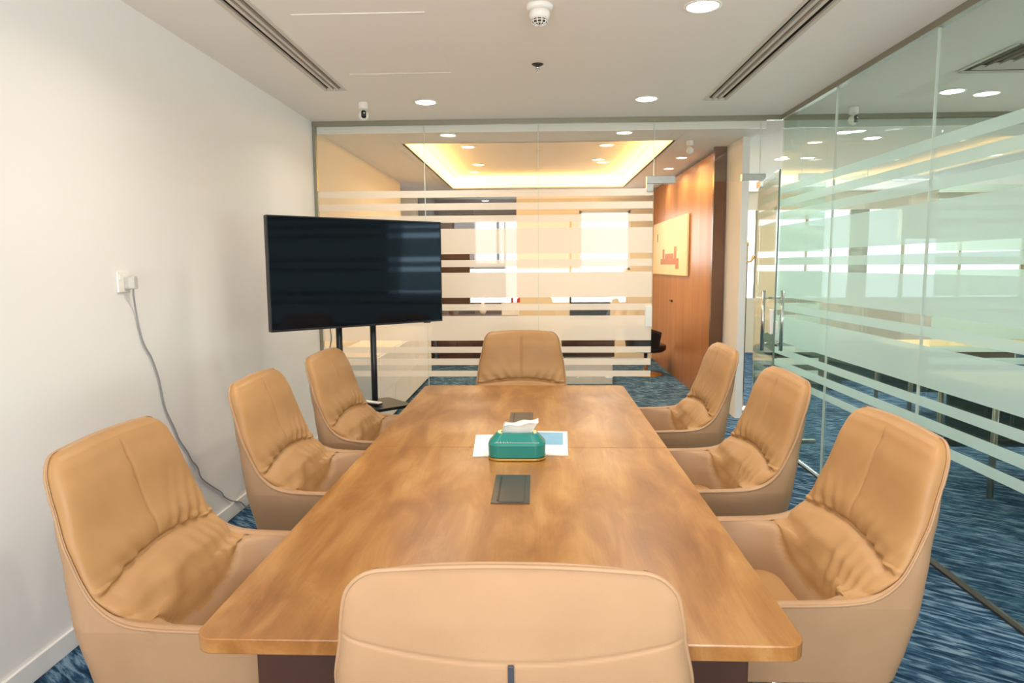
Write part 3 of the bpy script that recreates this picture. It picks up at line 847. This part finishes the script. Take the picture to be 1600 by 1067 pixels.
# tissue: a crumpled folded sheet
V = []; Fc = []
nu, nv = 22, 12
for lay in (0, 1):
    for j in range(nv+1):
        for i in range(nu+1):
            u, v = i/nu, j/nv
            x = -0.062+0.124*u+0.018*v*(u-0.2)+0.012*v
            y = 0.0+(-0.010+0.020*lay)*(1-v*0.55)-0.030*v*(1-lay)+0.030*lay*v+0.006*sin(8*u+lay)
            z = 0.096+0.052*v*(0.75+0.35*u)+0.004*sin(11*u+2*lay)*v
            if v > 0.7: z -= (v-0.7)*0.02
            V.append((x, y, z))
K = (nu+1)*(nv+1)
for lay in (0, 1):
    for j in range(nv):
        for i in range(nu):
            a = lay*K+j*(nu+1)+i; f = (a, a+1, a+nu+2, a+nu+1); Fc.append(f if not lay else f[::-1])
for i in range(nu):
    a = nv*(nu+1)+i; Fc.append((a, a+1, K+a+1, K+a))
for j in range(nv):
    a = j*(nu+1); Fc.append((a, a+nu+1, K+a+nu+1, K+a)[::-1]); a += nu; Fc.append((a, a+nu+1, K+a+nu+1, K+a))
mesh('tissue', V, Fc, m_tissue, TB_, smooth=True)

# ------------------------------------------------------------------ television and stand
tvx0, tvy0, tvx1, tvy1 = -1.600, 4.03, -0.682, 4.86
tva = math.atan2(tvy1-tvy0, tvx1-tvx0); tvw = math.hypot(tvx1-tvx0, tvy1-tvy0)
tcx, tcy = (tvx0+tvx1)/2, (tvy0+tvy1)/2
TV = empty('television', (tcx, tcy, 1.148), tva); tag(TV, 'large flat black television on a stand in the far left corner', 'television')
hw = tvw/2
box('tv_housing', -hw, hw, 0.004, 0.045, 0, 0.70, m_black, TV, bev=0.004)
box('screen', -hw+0.008, hw-0.008, 0.0005, 0.0038, 0.012, 0.692, m_tv, TV)
bm = bmesh.new()
for a in [(-hw, hw, 0, 0.0115), (-hw, hw, 0.6925, 0.70)]: bm_box(bm, a[0], a[1], -0.002, 0.0038, a[2], a[3], 0.001)
for a in [(-hw, -hw+0.0075), (hw-0.0075, hw)]: bm_box(bm, a[0], a[1], -0.002, 0.0038, 0.0116, 0.6924, 0.001)
bm_obj('bezel', bm, m_blackm, TV)
box('sensor', hw-0.15, hw-0.10, 0.0, 0.012, -0.006, -0.0002, m_black, TV)
box('back_bulge', -0.42, 0.42, 0.0455, 0.07, 0.06, 0.48, m_black, TV, bev=0.01)
ST = empty('television_stand', (tcx, tcy, 0), tva); tag(ST, 'black two-pole television stand with a shelf, under the big screen', 'tv stand')
def stand_local(x, y): 
    dx, dy = x-tcx, y-tcy; return dx*cos(tva)+dy*sin(tva), -dx*sin(tva)+dy*cos(tva)
for px in (-0.125, 0.125): lathe('pole', [(0.021, 0.06), (0.021, 1.60)], m_blackm, ST, 20, loc=(px, 0.115, 0))
box('mount_plate', -0.22, 0.22, 0.072, 0.0925, 1.25, 1.66, m_blackm, ST, bev=0.004)
prism('shelf', rrect(-0.26, 0.26, -0.17, 0.17, 0.03), 0.598, 0.618, m_blackm, ST, bev=0.003)
for px in (-0.25, 0.25): box('base_rail', px-0.03, px+0.03, -0.28, 0.36, 0.066, 0.10, m_blackm, ST, bev=0.006)
box('base_beam', -0.22, 0.22, 0.085, 0.145, 0.064, 0.10, m_blackm, ST, bev=0.004)
for px in (-0.25, 0.25):
    for py in (-0.25, 0.33):
        lathe('caster', [(0.02, -0.014), (0.031, -0.012), (0.031, 0.012), (0.02, 0.014)], m_black, ST, 16, loc=(px, py, 0.0315), rot=Matrix.Rotation(pi/2, 3, 'Y'))
RM = empty('remote_control', (-1.12, 4.47, 0.630), R(-28)); tag(RM, 'white remote control lying on the black television stand shelf', 'remote control')
box('remote_body', -0.085, 0.085, -0.024, 0.024, -0.009, 0.002, m_black, RM, bev=0.004)
box('remote_face', -0.082, 0.082, -0.022, 0.022, 0.0022, 0.012, m_white, RM, bev=0.004)
lathe('button', [(0.006, 0.0122), (0.006, 0.0145)], m_black, RM, 12, loc=(-0.05, 0, 0))

# outlet, plug, power cable
OU = empty('wall_outlet', (XL, 3.07, 1.475)); tag(OU, 'white square socket plate on the left wall', 'outlet')
box('socket_plate', 0.0005, 0.010, -0.046, 0.046, -0.046, 0.050, m_white, OU, bev=0.003)
box('rocker_switch', 0.0102, 0.014, -0.038, -0.022, 0.012, 0.035, m_white, OU, bev=0.001)
PC = empty('power_cable', (XL, 3.09, 1.475)); tag(PC, 'grey power cord with plug hanging down the white wall to the floor', 'cable')
V, Fc = loft([[Vector((0.0105+dx, y, z)) for y, z in rrect(-w_, w_, -0.032, 0.026, 0.009, 3)] for dx, w_ in ((0, .024), (.02, .024), (.034, .019), (.042, .014))])
mesh('plug', V, Fc, m_plug, PC)
cpts = [(0.035, 0.004, -0.03), (0.03, 0.010, -0.06), (0.012, 0.05, -0.13), (0.008, 0.075, -0.22), (0.008, 0.105, -0.30), (0.008, 0.165, -0.38), (0.008, 0.215, -0.49), (0.008, 0.235, -0.58), (0.008, 0.262, -0.66),
        (0.008, 0.325, -0.76), (0.008, 0.37, -0.84), (0.008, 0.44, -0.92), (0.008, 0.485, -0.985), (0.008, 0.54, -1.04), (0.008, 0.575, -1.11), (0.008, 0.68, -1.19), (0.008, 0.80, -1.27), (0.008, 0.835, -1.31), (0.012, 0.92, -1.365),
        (0.022, 1.02, -1.41), (0.03, 1.09, -1.465), (0.06, 1.2, -1.4705), (0.15, 1.45, -1.4705), (0.3, 1.7, -1.4705), (0.4, 1.72, -1.4705)]
tube('cord', crom(cpts, 6), 0.0042, m_cable, PC, 8)
sc = tube('signal_cable', crom([(-1.36, 4.44, 1.30), (-1.385, 4.50, 1.14), (-1.40, 4.56, 1.05), (-1.43, 4.62, 0.95), (-1.42, 4.66, 0.70), (-1.38, 4.70, 0.35), (-1.32, 4.78, 0.12), (-1.28, 4.90, 0.006), (-1.2, 5.1, 0.006)], 8), 0.004, m_cable)
tag(sc, 'thin grey cord dangling behind the lower edge of the television', 'cable')

# ------------------------------------------------------------------ ceiling fittings
def slot_diffuser(h, label, n=3):
    x0, x1, y0, y1 = h
    o = empty('slot_diffuser', ((x0+x1)/2, (y0+y1)/2, ZC)); tag(o, label, 'air vent')
    hx, hy = (x1-x0)/2, (y1-y0)/2
    bm = bmesh.new()
    for a in [(-hx-0.018, -hx+0.004, -hy-0.018, hy+0.018), (hx-0.004, hx+0.018, -hy-0.018, hy+0.018)]: bm_box(bm, a[0], a[1], a[2], a[3], -0.004, 0.012)
    for a in [(-hx+0.0045, hx-0.0045, -hy-0.018, -hy), (-hx+0.0045, hx-0.0045, hy, hy+0.018)]: bm_box(bm, a[0], a[1], a[2], a[3], -0.004, 0.012)
    bm_obj('frame', bm, m_grille, o)
    w = (2*hx-0.008)/n
    for k in range(1, n): box('blade', -hx+0.004+w*k-0.009, -hx+0.004+w*k+0.009, -hy+0.001, hy-0.001, -0.002, 0.02, m_grille, o)
    bm = bmesh.new(); bm_box(bm, -hx+0.002, hx-0.002, -hy+0.002, hy-0.002, 0.045, 0.05)
    for s in (-1, 1): bm_box(bm, s*hx-0.002, s*hx+0.002, -hy, hy, 0.0121, 0.0449)
    for q in (-hy, hy): bm_box(bm, -hx, hx, q-0.002, q+0.002, 0.0121, 0.0449)
    bm_obj('plenum', bm, m_slot, o)
slot_diffuser(SLOT_L, 'long linear air slot in the ceiling on the left')
slot_diffuser(SLOT_R, 'long linear air slot in the ceiling on the right, near the glass wall')
x0, x1, y0, y1 = VENT
vt_ = empty('square_vent', ((x0+x1)/2, (y0+y1)/2, ZC)); tag(vt_, 'square louvred air vent in the ceiling beyond the side glass', 'air vent')
for k in range(5):
    a = 0.29-k*0.052; b = a-0.022
    bm = bmesh.new()
    for (sx, sy_) in ((1, 0), (-1, 0), (0, 1), (0, -1)):
        def P(r, t, z): return bm.verts.new((sx*r if sx else t, sy_*r if sy_ else t, z))
        z0, z1 = (-0.004 if k == 0 else -0.001), (0.002 if k == 0 else 0.022)
        f = bm.faces.new((P(a+(0.02 if k == 0 else 0), -a, z0), P(a+(0.02 if k == 0 else 0), a, z0), P(b, b, z1), P(b, -b, z1)))
    bm_obj('louvre', bm, m_grille, vt_)
bm = bmesh.new(); bm_box(bm, -0.295, 0.295, -0.295, 0.295, 0.05, 0.055)
for q in (-0.293, 0.293): bm_box(bm, q-0.002, q+0.002, -0.295, 0.295, 0.0005, 0.0499); bm_box(bm, -0.29, 0.29, q-0.002, q+0.002, 0.0005, 0.0499)
bm_obj('plenum', bm, m_slot, vt_)

hp = empty('access_panel', (-0.865, 3.94, ZC)); tag(hp, 'flush white access hatch in the ceiling with faint raised edges', 'hatch')
for y in (-0.52, 0.515): box('frame_bar', -0.325, 0.325, y, y+0.010, -0.004, -0.0002, m_white, hp)
box('hatch_leaf', -0.32, 0.32, -0.505, 0.51, -0.002, -0.0002, m_ceil, hp)

def downlight(x, y, label, power, warm=False, z=ZC, grp=None, r=0.075):
    o = empty('downlight', (x, y, z)); tag(o, label, 'light', grp)
    prof = [(r+0.014, -0.0005), (r+0.014, -0.004), (r, -0.006), (r-0.001, -0.0008)]
    lathe('trim_ring', prof, m_white, o, 32)
    lathe('diffuser', [(r-0.002, -0.001), (r-0.004, -0.0045), (0.001, -0.005)], m_lampw if warm else m_lamp, o, 32)
    l = area('lamp', (x, y, z-0.012), 2*r*0.9, 0, power, (1.0, 0.80, 0.55) if warm else (1.0, 0.90, 0.76), (0, 0, 0), shape='DISK', spread=R(150))
    l.location = (0, 0, -0.012); l.parent = o
    return o
G1 = 'round downlights in the meeting room ceiling'; G2 = 'round downlights in the lobby ceiling'; G3 = 'round downlights in the office ceiling'
PW = 9
downlight(-0.83, 5.23, 'round ceiling downlight right of the small white camera', PW, grp=G1)
downlight(0.806, 5.235, 'round ceiling downlight nearest the doorway, left of the right air slot', PW, grp=G1)
downlight(0.785, 3.42, 'round ceiling downlight at the top edge of the photo', PW, grp=G1)
downlight(-0.83, 2.70, 'round ceiling downlight above the chairs by the white wall', PW, grp=G1)
downlight(0.70, 1.80, 'round ceiling downlight above the chair nearest the glass wall', PW, grp=G1)
zt_ = zt
downlight(-0.82, 8.3, 'downlight in the glowing ceiling tray, near left corner', 14, True, zt_, G2)
downlight(0.82, 8.3, 'downlight in the glowing ceiling tray, near right corner', 14, True, zt_, G2)
downlight(-0.82, 9.75, 'downlight in the glowing ceiling tray, far left corner', 14, True, zt_, G2)
downlight(0.82, 9.4, 'downlight in the glowing ceiling tray, far right corner', 14, True, zt_, G2)
downlight(1.653, 8.07, 'downlight over the copper wall, nearer one', 6, True, ZC, G2, 0.06)
downlight(1.675, 8.96, 'downlight over the copper wall, middle one', 5, True, ZC, G2, 0.06)
downlight(1.675, 10.0, 'downlight over the copper wall, farthest one', 5, True, ZC, G2, 0.06)
downlight(-0.9, 12.0, 'downlight in the dark recess behind the lobby', 5, True, 2.66, G2, 0.06)
downlight(2.96, 5.15, 'office downlight just beyond the side glass, near the square vent', 10, False, ZC, G3)
downlight(2.864, 6.65, 'office downlight behind the second white ceiling camera', 10, False, ZC, G3)
downlight(3.27, 6.97, 'office downlight right of the camera seen through the glass wall', 10, False, ZC, G3)
downlight(2.85, 8.26, 'small far office downlight seen above the open door leaf', 10, False, ZC, G3)
downlight(3.12, 8.19, 'small far office downlight, right one of the far pair', 10, False, ZC, G3)
downlight(5.2, 3.6, 'office downlight far out on the right, above the yellow desks', 14, False, ZC, G3)
downlight(5.4, 7.4, 'office downlight over the back of the office', 14, False, ZC, G3)

def ptz(x, y, rz, label):
    o = empty('ceiling_camera', (x, y, ZC), rz); tag(o, label, 'camera')
    lathe('camera_base', [(0.034, -0.0003), (0.0355, -0.004), (0.0355, -0.040), (0.033, -0.050)], m_white, o, 24)
    prof = [(0.004, -0.132)]+[(0.0375*cos(a), -0.094+0.038*sin(a)) for a in [R(-80+10*i) for i in range(16)]]
    lathe('camera_head', prof, m_white, o, 28)
    # black oval face
    V = []; Fc = []
    n = 24
    c = []
    for k in range(n):
        a = 2*pi*k/n; u = 0.019*cos(a); w = (0.015*sin(a)+(0.014 if sin(a) > 0 else -0.014))
        V.append((u, -(0.0415**2-u*u-(w*0.75)**2)**0.5, -0.092+w))
    for k in range(n):
        V.append((V[k][0]*0.95, -0.02, -0.092+(V[k][2]+0.092)*0.95))
    V.append((0, -0.0425, -0.092))
    for k in range(n): Fc.append((2*n, k, (k+1) % n)); Fc.append((k, n+k, n+(k+1) % n, (k+1) % n))
    f_ = mesh('camera_face', V, Fc, m_black, o, smooth=True)
    lathe('lens', [(0.007, 0.0), (0.007, 0.002)], m_chrome, f_, 14, loc=(0.002, -0.0425, -0.084), rot=Matrix.Rotation(pi/2, 3, 'X'))
ptz(-1.298, 5.216, R(20), 'small white dome camera with black face on the ceiling near the left wall')
ptz(2.488, 5.634, R(15), 'small white ceiling camera seen through the side glass wall')
ptz(1.514, 7.0, R(150), 'small white ceiling camera in the lobby above the copper wall')

dt = empty('smoke_detector', (0.013, 3.37, ZC)); tag(dt, 'cream smoke detector with dark grille on the ceiling', 'smoke detector')
lathe('detector_base', [(0.062, -0.0003), (0.064, -0.006), (0.060, -0.020), (0.052, -0.026)], m_white, dt, 32)
lathe('detector_body', [(0.048, -0.0262), (0.050, -0.045), (0.043, -0.062), (0.036, -0.066)], m_white, dt, 32)
lathe('grille_core', [(0.034, -0.0662), (0.032, -0.080), (0.022, -0.086)], m_slot, dt, 24)
V = []; Fc = []
for k in range(10):
    a = 2*pi*k/10
    v_, f_ = tube_data([Vector((0.037*cos(a), 0.037*sin(a), -0.066)), Vector((0.035*cos(a), 0.035*sin(a), -0.082)), Vector((0.020*cos(a), 0.020*sin(a), -0.090)), Vector((0, 0, -0.091))], 0.0025, 6)
    b0 = len(V); V += v_; Fc += [tuple(b0+q for q in f) for f in f_]
for z, r in ((-0.074, 0.0365), (-0.085, 0.028)):
    v_, f_ = tube_data([Vector((r*cos(2*pi*k/24), r*sin(2*pi*k/24), z)) for k in range(24)], 0.0022, 6, True)
    b0 = len(V); V += v_; Fc += [tuple(b0+q for q in f) for f in f_]
mesh('grille_ribs', V, Fc, m_white, dt, smooth=True)
spk = empty('sprinkler', (0.004, 4.316, ZC)); tag(spk, 'small dark metal fire sprinkler in the middle of the ceiling', 'sprinkler')
lathe('escutcheon', [(0.036, -0.0003), (0.036, -0.003), (0.020, -0.012), (0.012, -0.013)], m_alud, spk, 24)
lathe('sprinkler_head', [(0.010, -0.0132), (0.010, -0.026), (0.005, -0.028), (0.004, -0.040), (0.007, -0.042)], m_steel, spk, 16)
for s in (-1, 1): tube('frame_arm', [(s*0.008, 0, -0.026), (s*0.012, 0, -0.036), (s*0.005, 0, -0.047)], 0.0018, m_steel, spk, 6)
lathe('deflector', [(0.013, -0.047), (0.013, -0.0485)], m_steel, spk, 16)

# ------------------------------------------------------------------ lobby furniture
lc = empty('low_cabinet', (-1.72, 7.7, 0)); tag(lc, 'low white storage cabinet along the lobby wall behind the glass', 'cabinet')
box('cabinet_body', -0.24, 0.24, -1.6, 1.6, 0.04, 0.72, m_base, lc, bev=0.004)
box('plinth', -0.21, 0.21, -1.58, 1.58, 0.0, 0.0398, m_alud, lc)
for k in range(4): box('door', 0.2402, 0.256, -1.59+k*0.797, -1.59+k*0.797+0.79, 0.05, 0.70, m_base, lc, bev=0.002)
rd = empty('reception_desk', (0.66, 9.1, 0)); tag(rd, 'reception desk with dark brown top band and white base in the lobby', 'desk')
box('desk_base', -0.31, 0.31, -0.3, 0.3, 0.0, 0.36, m_base, rd, bev=0.003)
box('desk_upper', -0.33, 0.33, -0.32, 0.32, 0.3605, 0.70, m_darkwood, rd, bev=0.003)
box('worktop', -0.345, 0.345, -0.33, 0.33, 0.7005, 0.725, m_darkwood, rd, bev=0.002)
mo = empty('computer_monitor', (0.70, 9.15, 0.7255)); tag(mo, 'dark computer monitor standing on the reception desk', 'monitor')
box('monitor_panel', -0.27, 0.27, -0.01, 0.02, 0.09, 0.41, m_black, mo, bev=0.004)
box('monitor_foot', -0.1, 0.1, -0.08, 0.08, 0, 0.012, m_black, mo, bev=0.003)
box('monitor_neck', -0.02, 0.02, 0.021, 0.035, 0.0122, 0.2, m_black, mo)
sb = empty('sideboard', (-0.95, 10.75, 0)); tag(sb, 'long dark brown sideboard in the lobby behind the far chair', 'sideboard')
box('sideboard_body', -0.62, 0.62, -0.2, 0.2, 0.06, 0.74, m_darkwood, sb, bev=0.004)
box('top', -0.64, 0.64, -0.22, 0.22, 0.7405, 0.765, m_darkwood, sb, bev=0.003)
for k in range(4): box('door', -0.61+k*0.306, -0.61+k*0.306+0.30, -0.214, -0.2005, 0.08, 0.72, m_darkwood, sb, bev=0.002)
for sx in (-0.58, 0.54):
    for sy_ in (-0.17, 0.13): box('leg', sx, sx+0.04, sy_, sy_+0.04, 0, 0.0598, m_black, sb)
gb = empty('gift_box', (-0.42, 10.72, 0.7655)); tag(gb, 'red and white box standing on the dark sideboard', 'box')
box('box_body', -0.14, 0.14, -0.08, 0.08, 0, 0.20, m_base, gb, bev=0.003)
box('box_lid', -0.145, 0.145, -0.085, 0.085, 0.2003, 0.27, m_red, gb, bev=0.003)
vs_ = empty('flower_vase', (-0.86, 10.72, 0.7655)); tag(vs_, 'small white vase with red flowers on the sideboard', 'vase')
lathe('vase_body', [(0.03, 0), (0.055, 0.06), (0.05, 0.13), (0.025, 0.18), (0.03, 0.2)], m_white, vs_, 20)
for k in range(7):
    a = k*0.9; q = (0.055*cos(a), 0.055*sin(a), 0.30+0.02*(k % 3))
    st_ = tube('stem', [(0.01*cos(a), 0.01*sin(a), 0.201), q], 0.003, m_green, vs_, 5)
    lathe('bloom', [(0.008, -0.025), (0.034, -0.005), (0.038, 0.012), (0.02, 0.03)], m_red, st_, 10, loc=q)
wc2_ = empty('slatted_cabinet', (-1.82, 10.5, 0)); tag(wc2_, 'low cabinet with orange wooden slats in the far lobby corner', 'cabinet')
box('carcass', -0.19, 0.19, -0.17, 0.2, 0, 0.66, m_darkwood, wc2_)
for k in range(6): box('slat', -0.185+k*0.063, -0.185+k*0.063+0.045, -0.19, -0.1705, 0.02, 0.64, m_orange, wc2_, bev=0.003)
# lounge chair with star base by the copper wall
lg = empty('lounge_chair', (1.52, 9.6, 0), R(70)); tag(lg, 'dark round lounge chair standing by the copper wall', 'chair')
def bowl(name, r, z0, h, a0, a1, th, mat, par):
    V = []; Fc = []; n = 24; mm = 6
    for lay in (0, 1):
        for j in range(mm+1):
            for i in range(n+1):
                a = a0+(a1-a0)*i/n; t = j/mm; rr = r*(0.8+0.2*t)-(th if lay else 0)
                hh = h*(0.65+0.35*sin(pi*i/n)); V.append((rr*cos(a), rr*sin(a), z0+hh*t))
    K = (n+1)*(mm+1)
    for lay in (0, 1):
        for j in range(mm):
            for i in range(n):
                a = lay*K+j*(n+1)+i; f = (a, a+1, a+n+2, a+n+1); Fc.append(f if not lay else f[::-1])
    for i in range(n):
        a = mm*(n+1)+i; Fc.append((a, a+1, K+a+1, K+a)); Fc.append((i+1, i, K+i, K+i+1))
    for j in range(mm):
        a = j*(n+1); Fc.append((a+n+1, a, K+a, K+a+n+1)); a += n; Fc.append((a, a+n+1, K+a+n+1, K+a))
    return mesh(name, V, Fc, mat, par, smooth=True)
bowl('backrest', 0.34, 0.36, 0.40, R(10), R(230), 0.04, m_black, lg)
lathe('seat', [(0.24, 0.33), (0.28, 0.36), (0.28, 0.42), (0.24, 0.44)], m_black, lg, 28)
lathe('column', [(0.03, 0.02), (0.025, 0.329)], m_chrome, lg, 14)
lathe('foot_plate', [(0.24, 0), (0.24, 0.008), (0.05, 0.0195)], m_brass, lg, 28)
# framed print on the copper wall
pic = empty('wall_poster', (1.862, 9.85, 1.78)); tag(pic, 'cream poster with a small brown drawing on the copper wall', 'poster')
box('poster_board', -0.012, 0.012, -1.25, 1.25, -0.385, 0.385, pm('poster_cream', srgb(224, 206, 164), 0.6, noise_amt=0.02), pic, bev=0.002)
mpd = pm('print_brown', srgb(176, 110, 56), 0.6, noise_amt=0.3, noise_scale=20)
for k, (ya, yb2, za, zb) in enumerate(((-0.75, 0.55, -0.24, -0.16), (-0.6, -0.45, -0.16, 0.0), (0.25, 0.40, -0.16, -0.02), (-0.75, -0.55, -0.30, -0.24), (-0.4, 0.2, -0.16, -0.09))):
    box('printed_drawing', -0.0135, -0.0122, ya, yb2, za, zb, mpd, pic)
box('printed_mark', -0.0135, -0.0122, 0.8, 0.86, 0.10, 0.22, m_darkwood, pic)
# brass coat stand beyond the white column
cs = empty('coat_stand', (2.17, 7.24, 0)); tag(cs, 'brass coat stand with white base behind the white column', 'coat stand')
lathe('base', [(0.11, 0), (0.11, 0.02), (0.03, 0.03)], m_base, cs, 28)
lathe('pole', [(0.016, 0.03), (0.016, 1.72), (0.026, 1.735), (0.026, 1.76), (0.012, 1.78)], m_brass, cs, 16)
for k in range(4):
    a = k*pi/2+0.6; ca, sa = cos(a), sin(a)
    tube('hook', crom([(0.012*ca, 0.012*sa, 1.56), (0.07*ca, 0.07*sa, 1.57), (0.11*ca, 0.11*sa, 1.63)], 5), 0.007, m_brass, cs, 8)

# ------------------------------------------------------------------ office furniture beyond the glass wall
def office_desk(x, y, rz, w, d, label):
    o = empty('office_desk', (x, y, 0), rz); tag(o, label, 'desk', 'yellow-topped office desks')
    prism('desktop', rrect(-w/2, w/2, -d/2, d/2, 0.04), 0.71, 0.74, m_yellow, o, bev=0.003)
    box('modesty_panel', -w/2+0.08, w/2-0.08, d/2-0.1, d/2-0.08, 0.2, 0.7095, m_green, o)
    for sx in (-1, 1):
        for sy_ in (-1, 1): tube('leg', [(sx*(w/2-0.06), sy_*(d/2-0.05), 0), (sx*(w/2-0.06), sy_*(d/2-0.05), 0.7095)], 0.02, m_alu, o, 10)
office_desk(4.25, 6.9+0.0, 0, 1.5, 0.75, 'yellow-topped desk behind the back partition of the office')
office_desk(3.55, 4.75, 0, 1.3, 0.7, 'yellow-topped desk nearer the side glass wall')
office_desk(4.6, 3.75, 0, 1.5, 0.75, 'yellow-topped desk farther right beyond the side glass')
office_desk(6.4, 5.0, 0, 1.5, 0.75, 'yellow-topped desk deep in the office on the right')
pf_ = empty('pouf', (3.45, 3.95, 0)); tag(pf_, 'round olive yellow pouf on the blue carpet beyond the glass', 'pouf')
lathe('cushion', [(0.20, 0.03), (0.27, 0.08), (0.29, 0.20), (0.27, 0.36), (0.20, 0.41), (0.05, 0.42)], pm('olive_fabric', srgb(168, 150, 84), 0.8, noise_amt=0.08), pf_, 32)
lathe('foot_ring', [(0.19, 0), (0.19, 0.0298)], m_black, pf_, 28)
for k, (x, y) in enumerate(((3.35, 8.6), (4.2, 9.3))):
    b_ = empty('storage_box', (x, y, 0)); tag(b_, ['dark green storage box on the office carpet, nearer one', 'dark green storage box on the office carpet, farther one'][k], 'box', 'green storage boxes')
    box('box_body', -0.35, 0.35, -0.25, 0.25, 0, 0.5, m_green, b_, bev=0.008)
    box('box_lid', -0.36, 0.36, -0.26, 0.26, 0.5003, 0.53, m_green, b_, bev=0.006)
